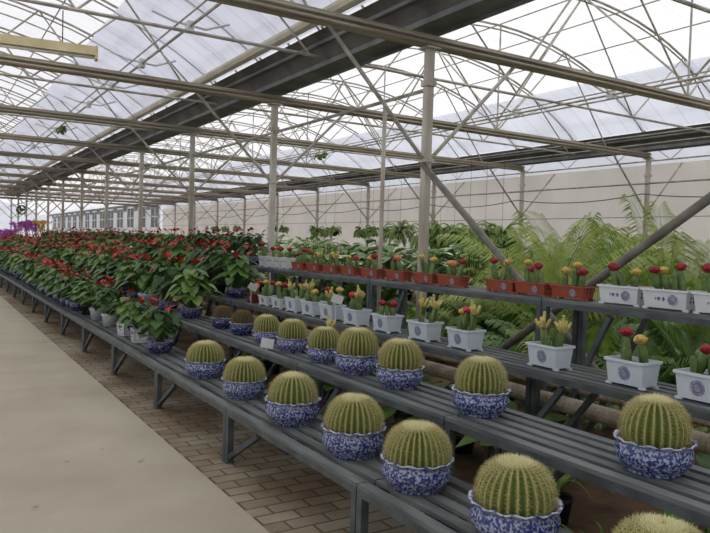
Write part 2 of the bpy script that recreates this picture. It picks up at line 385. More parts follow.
for k in range(-2, NB):
    y = 6.15 + 4 * k
    for (x0, x1, nm) in ((XL, XG, 'over the aisle'), (XG, XR, 'over the beds')):
        beam_truss(x0, x1, y, 'heavy beam truss %s carried by the columns' % nm, 'heavy beam trusses ' + nm)
        if y + 2 < Y1: light_truss(x0, x1, y + 2, 'light tube trusses ' + nm)
        if x0 == XL and 3 < y < 34:
            for dy in (1, 3):
                b = MB(); b.tube(arch_pts(x0, x1, y + dy, .0, 12, .35, 1.0), .017, 5)
                struct(b.build('trim_roof_hoop', 'galvanised'), 'single curved roof hoop over the aisle', 'roof hoop', 'roof hoops over the aisle')
def column(x, y, zt, r, grp, label, braces=True):
    b = MB(); b.box(x - r, x + r, y - r, y + r, 0, zt)
    if braces:
        b.box(x - r - .02, x + r + .02, y - r - .02, y + r + .02, 2.52, 2.56); b.box(x - r - .02, x + r + .02, y - r - .02, y + r + .02, 3.36, 3.42)
    b.box(x - .09, x + .09, y - .09, y + .09, 0, .015); b.box(x - .09, x + .09, y - .09, y + .09, zt - .02, zt)
    o = struct(b.build('column', 'column_paint'), label, 'column', grp)
    if braces:
        for s in (-1, 1):
            k = MB(); k.tube([(x + s * r, y, 2.55), (x + s * 1.3, y, 3.80)], .022, 6)
            k.build('knee_brace', 'galvanised', o)
    return o
for k in range(-2, NB):
    y = 6.15 + 4 * k
    column(XG, y, 3.785, .042, 'columns under the big gutter', 'pale square steel column under the big gutter')
    column(XR, y, 3.785, .042, 'columns by the side wall', 'steel column in front of the cream side wall')
# longitudinal members
def rail(pts, r, m, label, cat, nm='trim_rail', n=6):
    b = MB()
    for p in pts: b.tube(p, r, n)
    return struct(b.build(nm, m), label, cat)
rail([[(XG, 6.15, 3.33), (XG, Y1, 3.33)]], .022, 'galvanised', 'long tie rail through the column row beside the benches', 'rail')
rail([[(XR - .05, Y0, 3.2), (XR - .05, Y1, 3.2)]], .022, 'galvanised', 'long tie rail along the columns by the side wall', 'rail')
rail([[(XR, Y0, 2.42), (XR, Y1, 2.42)]], .008, 'wire', 'thin wire along the cream side wall', 'wire')
for x0, x1, nm in ((XL, XG, 'aisle'), (XG, XR, 'beds')):
    for t in (.06, .17, .28, .39, .5, .61, .72, .83, .94):
        if nm == 'aisle' and t < .4: continue
        rail([[(x0 + (x1 - x0) * t, Y0, vz(t) + .03), (x0 + (x1 - x0) * t, Y1, vz(t) + .03)]], .013, 'galvanised', 'thin roof purlin over the %s' % nm, 'purlin', 'trim_purlin', 5)
    xm = (x0 + x1) / 2
    b = MB(); y = Y0
    b.tube([(xm, Y0, 4.09), (xm, Y1, 4.09)], .016, 6)
    yy = 2.15; up = False
    while yy < Y1 - 2:
        b.tube([(xm, yy, vz(.5) if up else 4.09), (xm, yy + 2, 4.09 if up else vz(.5))], .018, 5)
        up = not up; yy += 2
    struct(b.build('trim_ridge_truss', 'galvanised'), 'zigzag ridge bracing over the %s' % nm, 'roof truss')
# vent drive shafts with white motor fittings
def shaft(x, z, ys, label):
    b = MB(); b.tube([(x, Y0, z), (x, Y1, z)], .018, 6); b.tube([(x - .12, Y0, z + .03), (x - .12, Y1, z + .03)], .012, 5)
    o = struct(b.build('trim_drive_shaft', 'galvanised'), label, 'drive shaft')
    f = MB()
    for y in ys:
        f.box(x - .04, x + .04, y - .05, y + .05, z - .06, z + .06)
        f.tube([(x - .45, y, z + .10), (x - .2, y, z + .03), (x + .2, y, z + .0), (x + .5, y, z + .12)], .016, 5)
    f.build('rack_fitting', 'white_plastic', o)
shaft(2.65, 4.12, [8.15, 10.3, 12.2, 14.15, 18.15, 22.15, 26.15], 'vent drive shaft with white fittings over the aisle')
shaft(9.0, 4.02, [5.1, 7.1, 9.1, 11.1, 15.1, 19.1], 'vent drive shaft over the planting beds')
# eaves lattice over the side wall
b = MB(); b.tube([(XW - .1, Y0, 3.9), (XW - .1, Y1, 3.9)], .02, 5); b.tube([(XW - .1, Y0, 4.5), (XW - .1, Y1, 4.5)], .02, 5)
yy = Y0; up = 0
while yy < Y1 - 1:
    b.tube([(XW - .1, yy, 3.9 + .6 * up), (XW - .1, yy + .8, 4.5 - .6 * up)], .012, 4); up = 1 - up; yy += .8
struct(b.build('trim_eaves_lattice', 'galvanised'), 'lattice girder along the top of the cream wall', 'roof truss')
# X brace in the column row, end bay
for (pa, pb, nm) in (((XG - .045, 6.14, 2.49), (XG - .045, 2.95, 0.02), 'falling from the column'), ((XG + .045, 5.77, .02), (XG + .045, 2.0, 2.60), 'rising away from the column')):
    b = MB(); b.tube([pa, pb], .036, 10)
    struct(b.build('trim_diagonal_brace', 'brace_steel', smooth=True), 'thick diagonal steel tube brace %s foot bay' % nm, 'brace')
b = MB()
def sag(y0, y1, z, s, n=8): return [(XR - .2, y0 + (y1 - y0) * i / n, z - s * (1 - (2 * i / n - 1) ** 2)) for i in range(n + 1)]
pts = []
for k in range(-2, 10):
    pts += sag(6.15 + 4 * k, 10.15 + 4 * k, 2.95, .14)[:-1]
b.tube(pts, .012, 5); struct(b.build('trim_cable', 'wire', smooth=True), 'slack black cable drooping along the cream wall', 'cable')
# thin hose drop beside the near column
b = MB(); b.tube([(XG, 7.0, 0), (XG, 7.0, 3.3)], .026, 8)
tag(b.build('standpipe', 'column_paint', smooth=True), 'slim pale standpipe between the two closest columns', 'pipe')

# ---------------- things overhead
def batten(loc, rz, label):
    r = empty('fluorescent_lamp', loc, rz, label, 'lamp', 'fluorescent battens over the aisle')
    b = MB(); L = .95
    b.add([(-L, -.05, .0), (L, -.05, .0), (L, .05, .0), (-L, .05, .0), (-L, -.035, .10), (L, -.035, .10), (L, .035, .10), (-L, .035, .10)],
          [(0, 3, 2, 1), (4, 5, 6, 7), (0, 1, 5, 4), (1, 2, 6, 5), (2, 3, 7, 6), (3, 0, 4, 7)])
    b.build('housing', 'lamp_cream', r)
    for s in (-1, 1):
        e = MB(); e.box(s * L - .015, s * L + .015, -.055, .055, -.045, .105); e.build('end_cap', 'lamp_cream', r)
    t = MB(); t.tube([(-L + .02, 0, -.02), (L - .02, 0, -.02)], .018, 8); t.build('tube', 'tube_glass', r, smooth=True)
    for s in (-.6, .6):
        h = MB(); h.tube([(s, 0, .07), (s, 0, 4.05 - loc[2] if loc[1] < 9 else .3)], .006, 4); h.build('hanger', 'wire', r)
batten((.66, 8.30, 3.60), -.13, 'cream fluorescent batten hanging over the aisle, closest to the camera')
batten((.35, 18.4, 3.70), -.13, 'small distant cream fluorescent batten deeper over the aisle')
# circulation fan
r = empty('circulation_fan', (4.9, 46.15, 3.0), .3, 'dark round circulation fan hung far down the aisle', 'fan')
b = MB(); prof = []
for i in range(25):
    a = 2 * pi * i / 24; prof.append((.26 * cos(a), 0, .26 * sin(a)))
for dy in (-.1, 0, .1): b.tube([(x, dy, z) for x, _, z in prof], .03, 6)
b.build('guard', 'fan_metal', r)
b = MB(); b.tube([(0, -.1, 0), (0, .1, 0)], .1, 10); b.build('motor', 'fan_metal', r)
for k in range(3):
    a = k * 2 * pi / 3; b = MB()
    b.add([(.08 * cos(a), -.02, .08 * sin(a)), (.22 * cos(a - .35), -.05, .22 * sin(a - .35)), (.23 * cos(a + .35), .05, .23 * sin(a + .35)), (.08 * cos(a + .5), .03, .08 * sin(a + .5))], [(0, 1, 2, 3)])
    b.v += [(x, y + .008, z) for x, y, z in b.v]; b.tone = [0] * 8; b.f.append((7, 6, 5, 4)); b.mi.append(0)
    b.build('blade', 'fan_metal', r)
b = MB(); b.tube([(0, 0, .25), (0, 0, .80)], .012, 5); b.build('hanger', 'wire', r)

# ================================================================ BENCHES
TIERS = [  # name, x front, depth, z top, joint phase
    ('lowest', 1.84, .52, .40, 2.88, 1.77), ('second', 2.43, .48, .665, 2.93, 1.77), ('third', 3.31, .43, .83, 3.50, 2.38), ('top', 3.95, .46, 1.23, 3.67, 2.38)]
def bench_meshes(d, z, L):
    out = []
    fr = MB(); wd = .05
    fr.box(0, .045, .0, L - .01, z - .06, z - .02); fr.box(d - .045, d, 0, L - .01, z - .06, z - .02)
    for y in (0.0, L / 2 - .02, L - .06): fr.box(.045, d - .045, y, y + .04, z - .06, z - .022)
    sl = MB(); n = 5; sw = (d + .03) / n
    for i in range(n): sl.box(i * sw, i * sw + sw * .60, 0, L - .012, z - .0199, z)
    legs = []
    for x in (.0, d - .045):
        for y in (0.0, L - .055):
            g = MB(); g.box(x, x + .045, y, y + .045, 0, z - .06); g.box(x - .01, x + .055, y - .003, y + .048, 0, .008); legs.append(g)
    br = []
    for x in (.022, d - .022):
        g = MB(); g.bar((x, L - .06, .05), (x, L - .06 - min(.55, z * 1.2), z - .08), .035, .035); br.append(g)
    return fr, sl, legs, br
PROTO = {}
bench_count = 0
for ti, (tn, x, d, z, ph, L) in enumerate(TIERS):
    fr, sl, legs, br = bench_meshes(d, z, L)
    meshes = [('frame', fr.mesh('frame', 'bench_steel')), ('slatted_top', sl.mesh('slatted_top', 'bench_slat'))]
    meshes += [('leg', g.mesh('leg', 'bench_steel')) for g in legs] + [('brace', g.mesh('brace', 'bench_steel')) for g in br]
    allb = MB()
    for g in [fr] + legs + br: allb.add(g.v, g.f)
    allb.m = 1; allb.add(sl.v, sl.f); allme = allb.mesh('bench_far', ['bench_steel', 'bench_slat'])
    y = ph - L * (2 if ti else 1); k = 0
    if ti == 0: y = ph - L * 2
    while y < (26 if ti == 0 else 34 if ti == 1 else 46):
        nm = {0: 'lowest', 1: 'second', 2: 'third', 3: 'top'}[ti]
        if y < 14:
            r = empty('plant_bench', (x, y, 0), 0, 'grey slatted steel bench of the %s tier, %s section counted from the camera end' % (nm, ORD[k]), 'bench', 'grey slatted bench sections, %s tier' % nm)
            for pn, me in meshes: link(pn, me, r)
        else:
            r = link('plant_bench', allme, loc=(x, y, 0)); tag(r, 'grey slatted bench section under the distant flowers, %s tier, %s section' % (nm, ORD[k]), 'bench', 'distant bench sections of the %s tier' % nm)
        y += L; k += 1

# ---------------- heating pipes
def finned(x, z, y0, y1, r, label):
    b = MB(); pr = []; y = y0; i = 0
    while y < y1:
        pr.append((r if i % 2 else r * .84, y)); y += .018; i += 1
    n = 12; vs = []
    for rr, yy in pr:
        for j in range(n): a = 2 * pi * j / n; vs.append((rr * cos(a), yy, rr * sin(a)))
    b.add(vs, [(i * n + j, i * n + (j + 1) % n, (i + 1) * n + (j + 1) % n, (i + 1) * n + j) for i in range(len(pr) - 1) for j in range(n)])
    root = empty('heating_pipe', (x, 0, z), 0, label, 'pipe', 'heating pipes behind the benches')
    b.build('finned_tube', 'pipe_fin', root)
    yy = y0 + .6
    while yy < y1:
        s = MB(); s.box(-.02, .02, yy - .02, yy + .02, -z, -r * .8); s.box(-.07, .07, yy - .02, yy + .02, -r - .02, -r * .8); s.build('support', 'bench_steel', root)
        c = MB(); c.tube([(0, yy + .3, 0), (0, yy + .4, 0)], r * 1.15, 14); c.build('flange', 'pipe_fin', root)
        yy += 2.4
finned(3.90, .49, -1.5, 13.0, .062, 'brown finned heating pipe running low behind the second bench tier')
finned(4.22, .55, -1.5, 13.0, .050, 'brown finned heating pipe set higher and further from the aisle')

# ================================================================ CACTI
def cactus_meshes(R_, seed, ribs=27, dark=False, dens=1.0, sl=.030):
    rnd = random.Random(seed)
    b = MB(); nphi = 22; ph0, ph1 = -62, 90; n = ribs * 6
    pts = {}
    def surf(th, ph):
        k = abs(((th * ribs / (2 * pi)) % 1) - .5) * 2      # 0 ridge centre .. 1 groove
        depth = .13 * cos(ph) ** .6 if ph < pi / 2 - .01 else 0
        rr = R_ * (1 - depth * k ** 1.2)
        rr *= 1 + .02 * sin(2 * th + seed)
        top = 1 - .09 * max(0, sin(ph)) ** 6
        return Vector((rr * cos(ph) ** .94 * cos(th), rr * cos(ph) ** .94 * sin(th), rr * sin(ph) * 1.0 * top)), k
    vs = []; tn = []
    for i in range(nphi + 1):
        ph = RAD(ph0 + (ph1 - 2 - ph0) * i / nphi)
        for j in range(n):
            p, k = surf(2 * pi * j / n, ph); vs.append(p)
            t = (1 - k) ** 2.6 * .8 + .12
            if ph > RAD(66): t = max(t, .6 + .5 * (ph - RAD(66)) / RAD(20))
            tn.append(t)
    fs = [(i * n + j, i * n + (j + 1) % n, (i + 1) * n + (j + 1) % n, (i + 1) * n + j) for i in range(nphi) for j in range(n)]
    fs.append(tuple(nphi * n + j for j in range(n)))
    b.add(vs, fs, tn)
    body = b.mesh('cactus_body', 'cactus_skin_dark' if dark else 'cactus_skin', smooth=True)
    s = MB()
    def spine(p, d, ln, w, t):
        u, v = frame_of(d)
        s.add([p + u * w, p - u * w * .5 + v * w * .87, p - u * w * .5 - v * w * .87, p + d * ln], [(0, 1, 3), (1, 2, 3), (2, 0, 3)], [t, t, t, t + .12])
    for i in range(ribs):
        th0 = 2 * pi * (i + .5) / ribs
        na = int(20 * dens)
        for j in range(na):
            ph = RAD(-40 + (84 + 40) * (j + rnd.random() * .3) / na)
            p, k = surf(th0, ph); nrm = Vector((cos(th0) * cos(ph), sin(th0) * cos(ph), sin(ph)))
            side = Vector((-sin(th0), cos(th0), 0)); up = nrm.cross(side)
            f = j / na
            for q_ in range(5):
                a = q_ * pi * .4 + rnd.random() * .6
                sp = .8 if q_ else .1
                d = (nrm * (.75) + side * cos(a) * sp + up * sin(a) * sp + Vector((0, 0, .2))).normalized()
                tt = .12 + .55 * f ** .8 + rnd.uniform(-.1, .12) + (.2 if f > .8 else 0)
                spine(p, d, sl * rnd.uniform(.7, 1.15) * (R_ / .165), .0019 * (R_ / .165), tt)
    for j in range(int(260 * dens)):     # woolly crown
        a = rnd.random() * 2 * pi; rr = rnd.random() ** .5 * R_ * .36
        ph = math.acos(min(.99, (rr / R_) ** (1 / .94)))
        p, k = surf(a, min(ph, RAD(87)))
        d = Vector((cos(a) * rr * 3 + rnd.uniform(-.4, .4), sin(a) * rr * 3 + rnd.uniform(-.4, .4), 1)).normalized()
        spine(p, d, .022 * R_ / .165, .0015, .85 + rnd.random() * .2)
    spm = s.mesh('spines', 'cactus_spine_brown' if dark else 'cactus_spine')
    return body, spm
def bowl_mesh(R_, h, m):
    b = MB(); n = 48
    prof = [(R_ * .70, 0), (R_ * .72, h * .04), (R_ * .70, h * .08), (R_ * .86, h * .22), (R_ * .98, h * .42), (R_ * 1.0, h * .60), (R_ * .95, h * .80), (R_ * .93, h * .88)]
    b.lathe(prof, n)
    b.m = 1
    rim = [(R_ * .93, h * .90), (R_ * 1.0, h * .96), (R_ * 1.045, h * 1.0), (R_ * 1.0, h * 1.015), (R_ * .92, h * .96), (R_ * .88, h * .80)]
    b.lathe(rim, n, wave=lambda i, a: (.035 * h * sin(a * 14) if 1 <= i <= 3 else 0), cap0=False)
    return b.mesh('bowl', [m, 'porcelain_rim'], smooth=True)
def disc(r, z, nm='soil', m='soil'):
    b = MB(); b.lathe([(r, z - .02), (r, z), (r * .5, z + .006), (.001, z + .008)], 24); return b.mesh(nm, m, smooth=True)
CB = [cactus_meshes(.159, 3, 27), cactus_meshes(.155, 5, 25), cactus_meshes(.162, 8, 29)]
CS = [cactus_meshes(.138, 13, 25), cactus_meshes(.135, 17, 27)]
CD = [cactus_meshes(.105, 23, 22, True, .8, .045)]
BOWL_L, BOWL_S, BOWL_D = bowl_mesh(.182, .158, 'porcelain'), bowl_mesh(.160, .14, 'porcelain'), bowl_mesh(.125, .12, 'porcelain_dark')
SOIL_L, SOIL_S, SOIL_D = disc(.15, .125), disc(.13, .11), disc(.104, .095)
def potted(x, y, z, meshes, bowl, soil, zc, label, group, sc=1.0, rz=0, sz=1.0):
    r = empty('potted_barrel_cactus', (x, y, z), rz, label, 'cactus', group); r.scale = (sc, sc, sc * sz)
    link('bowl', bowl, r); link('soil', soil, r)
    c = link('cactus_body', meshes[0], r, (0, 0, zc)); link('spines', meshes[1], c)
    return r
row1 = [(1.36, 0, 1.0, 'large golden barrel cactus in a blue and white bowl, lowest tier, at its camera end', .95), (2.03, 1, 1.02, 'golden barrel cactus in blue and white bowl, second on the lowest tier', 1.0),
        (2.70, 2, .96, 'golden barrel cactus in blue and white bowl, third on the lowest tier', 1.0), (3.30, 0, .99, 'golden barrel cactus in blue and white bowl, fourth on the lowest tier', 1.03),
        (4.07, 1, 1.0, 'golden barrel cactus with a bushy pale crown, fifth on the lowest tier', 1.0), (4.89, 2, .92, 'golden barrel cactus sixth on the lowest tier, between pale crowned one and last one', .98), (5.76, 0, .95, 'golden barrel cactus ending the lowest tier row, next to the flowering plants', .98)]
for i, (y, v, sc, lb, sz) in enumerate(row1):
    potted(2.08, y, .40, CB[v], BOWL_L, SOIL_L, .172, lb, 'golden barrel cacti on the lowest tier', sc, random.random() * 6, sz)
row2 = [(1.80, 0, 1.0, 'golden barrel cactus alone at the camera end of the second tier, beside the finned pipe'), (2.89, 1, 1.0, 'golden barrel cactus second on the second tier, standing well apart from its neighbours'),
        (3.67, 0, .98, 'golden barrel cactus third on the second tier, in a bright blue patterned bowl'), (4.20, 1, 1.02, 'plump golden barrel cactus fourth on the second tier, tightly spaced'),
        (4.69, 0, .85, 'smaller golden barrel cactus fifth on the second tier'), (5.24, 1, .86, 'golden barrel cactus sixth on the second tier, just behind the price card'), (5.77, 0, .80, 'small golden barrel cactus seventh on the second tier, before the dark cacti')]
for y, v, sc, lb in row2:
    potted(2.66, y, .665, CS[v], BOWL_S, SOIL_S, .182, lb, 'golden barrel cacti on the second tier', sc, random.random() * 6)
potted(2.66, 6.34, .665, CD[0], BOWL_D, SOIL_D, .13, 'dark brown spined round cactus next to the golden ones, second tier', 'dark brown cacti on the second tier')
potted(2.66, 6.88, .665, CD[0], BOWL_D, SOIL_D, .13, 'dark brown spined round cactus last in the second tier row, before the flowering plants', 'dark brown cacti on the second tier', .96, 2)

# ================================================================ MOON CACTUS PLANTERS
def planter_mesh(Lx, W, h, m, tp=.78, vents=True):
    b = MB(); t = .008
    def ring(sx, sy, z): return [(-sx, -sy, z), (sx, -sy, z), (sx, sy, z), (-sx, sy, z)]
    a, c = W / 2, Lx / 2
    lv = [(a * tp, c * (1 - (1 - tp) * .5), .012), (a * .96, c * .97, h * .90), (a * .96, c * .97, h * .90), (a * 1.07, c * 1.04, h * .90), (a * 1.07, c * 1.04, h), (a * .97, c * .98, h), (a * .90, c * .93, h * .8)]
    vs = []
    for sx, sy, z in lv: vs += ring(sx, sy, z)
    fs = [(i * 4 + j, i * 4 + (j + 1) % 4, (i + 1) * 4 + (j + 1) % 4, (i + 1) * 4 + j) for i in range(len(lv) - 1) for j in range(4)]
    fs.append((3, 2, 1, 0)); b.add(vs, fs)
    for sx in (-1, 1):
        for sy in (-1, 1):
            b.box(sx * a * tp - (.018 if sx > 0 else 0), sx * a * tp + (.018 if sx < 0 else 0), sy * c * .88 - .02, sy * c * .88 + .02, 0, .014)
    b.m = 1
    if vents:   # dark square slots on the narrow ends
        for sy in (-1, 1):
            for dx in (-.018, .018):
                for zz in (.055, .08):
                    yy = lambda z: sy * c * ((1 - (1 - tp) * .5) + (z - .012) / (h * .9 - .012) * (.97 - (1 - (1 - tp) * .5)) + .006)
                    b.add([(dx - .007, yy(zz), zz), (dx + .007, yy(zz), zz), (dx + .007, yy(zz + .014), zz + .014), (dx - .007, yy(zz + .014), zz + .014)], [(0, 1, 2, 3)])
    return b.mesh('planter', [m, 'dark_hole'])
def sticker_mesh(W, h, m, tp=.78, wide=True, yoff=0.0):
    """Round printed badge (and brush marks) on the long side facing the aisle."""
    b = MB(); a = W / 2
    def fx(z): return -a * (tp + (z - .012) / (h * .9 - .012) * (.96 - tp)) - .0012
    n = 20; zc = h * .5; r = h * .27
    b.add([(fx(zc + r * sin(2 * pi * j / n)) , yoff + r * cos(2 * pi * j / n), zc + r * sin(2 * pi * j / n)) for j in range(n)], [tuple(range(n))[::-1]])
    b.m = 1; r2 = r * .62
    if m != 'none':
        for k in range(n):
            a0, a1 = 2 * pi * k / n, 2 * pi * (k + 1) / n
            q4 = [(r2, a0), (r2, a1), (r2 * .82, a1), (r2 * .82, a0)]
            b.add([(fx(zc + rr * sin(aa)) - .001, yoff + rr * cos(aa), zc + rr * sin(aa)) for rr, aa in q4], [(0, 1, 2, 3)])
        if wide:
            for (y0, y1, z0, z1) in ((.05, .075, .0, .008), (.06, .068, -.012, .018), (.085, .11, .004, .012), (.09, .096, -.01, .016), (.10, .106, -.008, .012), (.118, .125, -.004, .012)):
                b.add([(fx(zc + z) - .001, yoff + y, zc + z) for y, z in ((y0, z0), (y1, z0), (y1, z1), (y0, z1))], [(0, 1, 2, 3)])
    return b.mesh('badge', ['sticker', 'ink'])
def stock_mesh(h, r, seed):
    rnd = random.Random(seed); b = MB(); n = 18; vs = []; lv = 7
    lean = (rnd.uniform(-.014, .014), rnd.uniform(-.02, .02))
    for i in range(lv + 1):
        t = i / lv
        for j in range(n):
            a = 2 * pi * j / n
            rr = r * (1 - .35 * abs(cos(1.5 * a)) ** .7) * (.85 + .25 * sin(pi * t)) * (1.0 if i < lv else .55)
            vs.append((rr * cos(a) + lean[0] * t * 2, rr * sin(a) + lean[1] * t * 2, t * h))
    b.add(vs, [(i * n + j, i * n + (j + 1) % n, (i + 1) * n + (j + 1) % n, (i + 1) * n + j) for i in range(lv) for j in range(n)] + [tuple(lv * n + j for j in range(n))])
    return b.mesh('grafted_cactus', 'stock_green', smooth=True), (lean[0] * 2, lean[1] * 2, h)
def scion_mesh(r, m, seed, spiky=False):
    rnd = random.Random(seed); b = MB()
    if spiky:
        for k in range(7):
            a = k * .9 + rnd.random() * .5; sp = .15 if k < 2 else .8; d = Vector((cos(a) * sp, sin(a) * sp, 1)).normalized(); ln = rnd.uniform(.04, .07) if k else .10
            p0 = Vector((cos(a) * .012, sin(a) * .012, -.01))
            b.tube([p0, p0 + d * ln * .5, p0 + d * ln * .9 + Vector((0, 0, .01)), p0 + d * ln + Vector((0, 0, .012))], .013, 8, r1=.009)
        return b.mesh('scion', m, smooth=True)
    n = 24; lv = 10; vs = []
    for i in range(lv + 1):
        ph = -pi / 2 + pi * i / lv
        for j in range(n):
            a = 2 * pi * j / n; rr = r * (1 - .16 * abs(sin(4.5 * a)) * cos(ph)) * (1 + .05 * rnd.random())
            vs.append((rr * cos(ph) * cos(a), rr * cos(ph) * sin(a), rr * sin(ph) * .85 + r * .6))
    b.add(vs, [(i * n + j, i * n + (j + 1) % n, (i + 1) * n + (j + 1) % n, (i + 1) * n + j) for i in range(lv) for j in range(n)])
    for k in range(6):  # offsets budding round it
        a = k * pi / 3 + rnd.random(); rr = r * .36; c = Vector((r * .85 * cos(a), r * .85 * sin(a), r * (.35 + .7 * rnd.random())))
        vs = []
        for i in range(5):
            ph = -pi / 2 + pi * i / 4
            for j in range(8): vs.append(c + Vector((rr * cos(ph) * cos(j * pi / 4), rr * cos(ph) * sin(j * pi / 4), rr * sin(ph))))
        b.add(vs, [(i * 8 + j, i * 8 + (j + 1) % 8, (i + 1) * 8 + (j + 1) % 8, (i + 1) * 8 + j) for i in range(4) for j in range(8)])
    return b.mesh('scion', m, smooth=True)
STOCK = [stock_mesh(.155, .028, 1), stock_mesh(.13, .030, 2), stock_mesh(.105, .026, 3)]
SC = {'r': ('scion_red', 0), 'p': ('scion_pink', 0), 'y': ('scion_yellow', 0), 'o': ('scion_peach', 0), 's': ('scion_cream', 1)}
SCM = {k: [scion_mesh(.031, m, 5, s), scion_mesh(.036, m, 9, s)] for k, (m, s) in SC.items()}
PM = {('orange', 0): planter_mesh(.32, .135, .105, 'orange_plastic'), ('white', 0): planter_mesh(.32, .155, .135, 'white_plastic'),
      ('blue', 0): planter_mesh(.25, .17, .155, 'pale_blue_plastic', vents=False), ('spotted', 0): planter_mesh(.22, .15, .12, 'white_plastic'), ('maroon', 0): planter_mesh(.2, .14, .11, 'red_plastic', vents=False),
      ('cup', 0): planter_mesh(.15, .13, .13, 'white_plastic', .7, False)}
BADGE = {'orange': sticker_mesh(.135, .105, 'x', wide=False, yoff=-.05), 'white': sticker_mesh(.155, .135, 'x', yoff=-.06), 'blue': sticker_mesh(.17, .155, 'x', wide=False), 'spotted': sticker_mesh(.15, .12, 'x', wide=False), 'maroon': sticker_mesh(.14, .11, 'x', wide=False)}
def soil_box(Lx, W, z):
    b = MB(); b.box(-W * .44, W * .44, -Lx * .46, Lx * .46, z - .03, z); return b.mesh('soil', 'soil')
DIM = {'orange': (.32, .135, .105), 'white': (.32, .155, .135), 'blue': (.25, .17, .155), 'spotted': (.22, .15, .12), 'maroon': (.2, .14, .11), 'cup': (.15, .13, .13)}
SOILM = {k: soil_box(v[0], v[1], v[2] * .84) for k, v in DIM.items()}
rq = random.Random(77)
def moon_planter(x, y, z, kind, heads, label, group, sc=1.0):
    r = empty('cactus_planter', (x, y, z), rq.uniform(-.04, .04), label, 'planter', group); r.scale = (sc, sc, sc)
    link('planter', PM[(kind, 0)], r); link('soil', SOILM[kind], r)
    if kind in BADGE: link('badge', BADGE[kind], r)
    Lx, W, h = DIM[kind]; n = len(heads)
    for i, c in enumerate(heads):
        yy = (0 if n == 1 else (Lx * .46) * (i / (n - 1) - .5)) * -1 + rq.uniform(-.015, .015)     # listed from the far end to the near end is left to right
        me, top = STOCK[rq.randrange(3)]
        st = link('grafted_cactus', me, r, (rq.uniform(-.02, .02), yy, h * .80)); st.rotation_euler = (0, 0, rq.random() * 6)
        sc_ = link('scion', rq.choice(SCM[c]), st, top)
    for q_ in range(0 if kind == 'cup' else 2 if n < 3 else 1):
        g = link('plain_cactus', STOCK[2][0], r, ((-.035, .035)[q_], rq.uniform(-.06, .06), h * .80)); g.scale = (.8, .8, rq.uniform(.75, 1.3))
CN = {'r': 'red', 'p': 'pink', 'y': 'yellow', 'o': 'peach', 's': 'knobbly cream'}
def heads_text(h): return ' and '.join(dict.fromkeys(CN[c] for c in h))
top_row = [(2.36, 'white', 'ry'), (2.72, 'white', 'ryr'), (3.07, 'white', 'ry'), (3.52, 'orange', 'yyr'), (3.90, 'orange', 'yrr'), (4.24, 'orange', 'roy'), (4.90, 'orange', 'oor'), (5.28, 'orange', 'yy'),
           (5.76, 'orange', 'ro'), (6.24, 'orange', 'yor'), (6.68, 'orange', 'yp'), (7.10, 'orange', 'ys'), (7.52, 'orange', 'rs'), (7.94, 'orange', 'rr')]
cnt = {}
for y, kd, hd in top_row:
    k = cnt.get(kd, 0); cnt[kd] = k + 1
    lb = '%s planter with %s cacti, top tier, %s %s one' % (kd, heads_text(hd), ORD[k], kd)
    moon_planter(4.12, y, 1.23, kd, hd, lb, '%s planters on the top tier' % kd)
for i, y in enumerate((8.32, 8.55, 8.79, 9.04)):
    moon_planter(4.12, y, 1.23, 'cup', 'r', 'small white pot with one red cactus, top tier, %s after the orange planters' % ORD[i], 'small white pots with red cacti on the top tier', 1.15)
third_row = [(2.06, 'blue', 'ry'), (2.50, 'blue', 'ry'), (3.12, 'blue', 'ss'), (3.95, 'blue', 'yps'), (4.45, 'blue', 'ss'), (4.99, 'blue', 'rr'), (5.50, 'blue', 'pss'), (5.96, 'blue', 'rsy'), (6.36, 'blue', 'sy'), (6.75, 'blue', 'ss'),
             (7.13, 'spotted', 'yr'), (7.50, 'spotted', 'yr'), (7.88, 'maroon', 'ro')]
cnt = {}
for y, kd, hd in third_row:
    k = cnt.get(kd, 0); cnt[kd] = k + 1
    nm = {'blue': 'pale blue white planter', 'spotted': 'small white planter with slots', 'maroon': 'small maroon planter'}[kd]
    lb = '%s, %s cacti, third tier, %s such' % (nm, heads_text(hd), ORD[k])
    moon_planter(3.46, y, .83, kd, hd, lb, '%ss on the third tier' % nm)
moon_planter(2.9, 4.98, .665, 'cup', 's', 'small white pot with slim green cactus behind the golden barrels, second tier', None, 1.0)
# price cards on sticks
def card(x, y, z, zc, label, rz=-.42, tilt=.15):
    r = empty('price_card', (x, y, z), rz, label, 'card', 'blank white price cards')
    b = MB(); b.tube([(0, 0, 0), (0, 0, zc)], .004, 5); b.build('stick', 'white_plastic', r)
    b = MB(); b.box(-.055, .055, -.0035, 0, 0, .085); o = b.build('card', 'card', r, loc=(0, -.004, zc - .03)); o.rotation_euler = (tilt, tilt, 0)
card(2.475, 5.36, .665, .05, 'white price card in front of the golden cacti on the second tier')
card(3.36, 5.72, .83, .22, 'tilted white price card between planters on the third tier', -.5, .3)
card(3.36, 7.76, .83, .20, 'leaning white price card beside the maroon planter', -.3, .5)

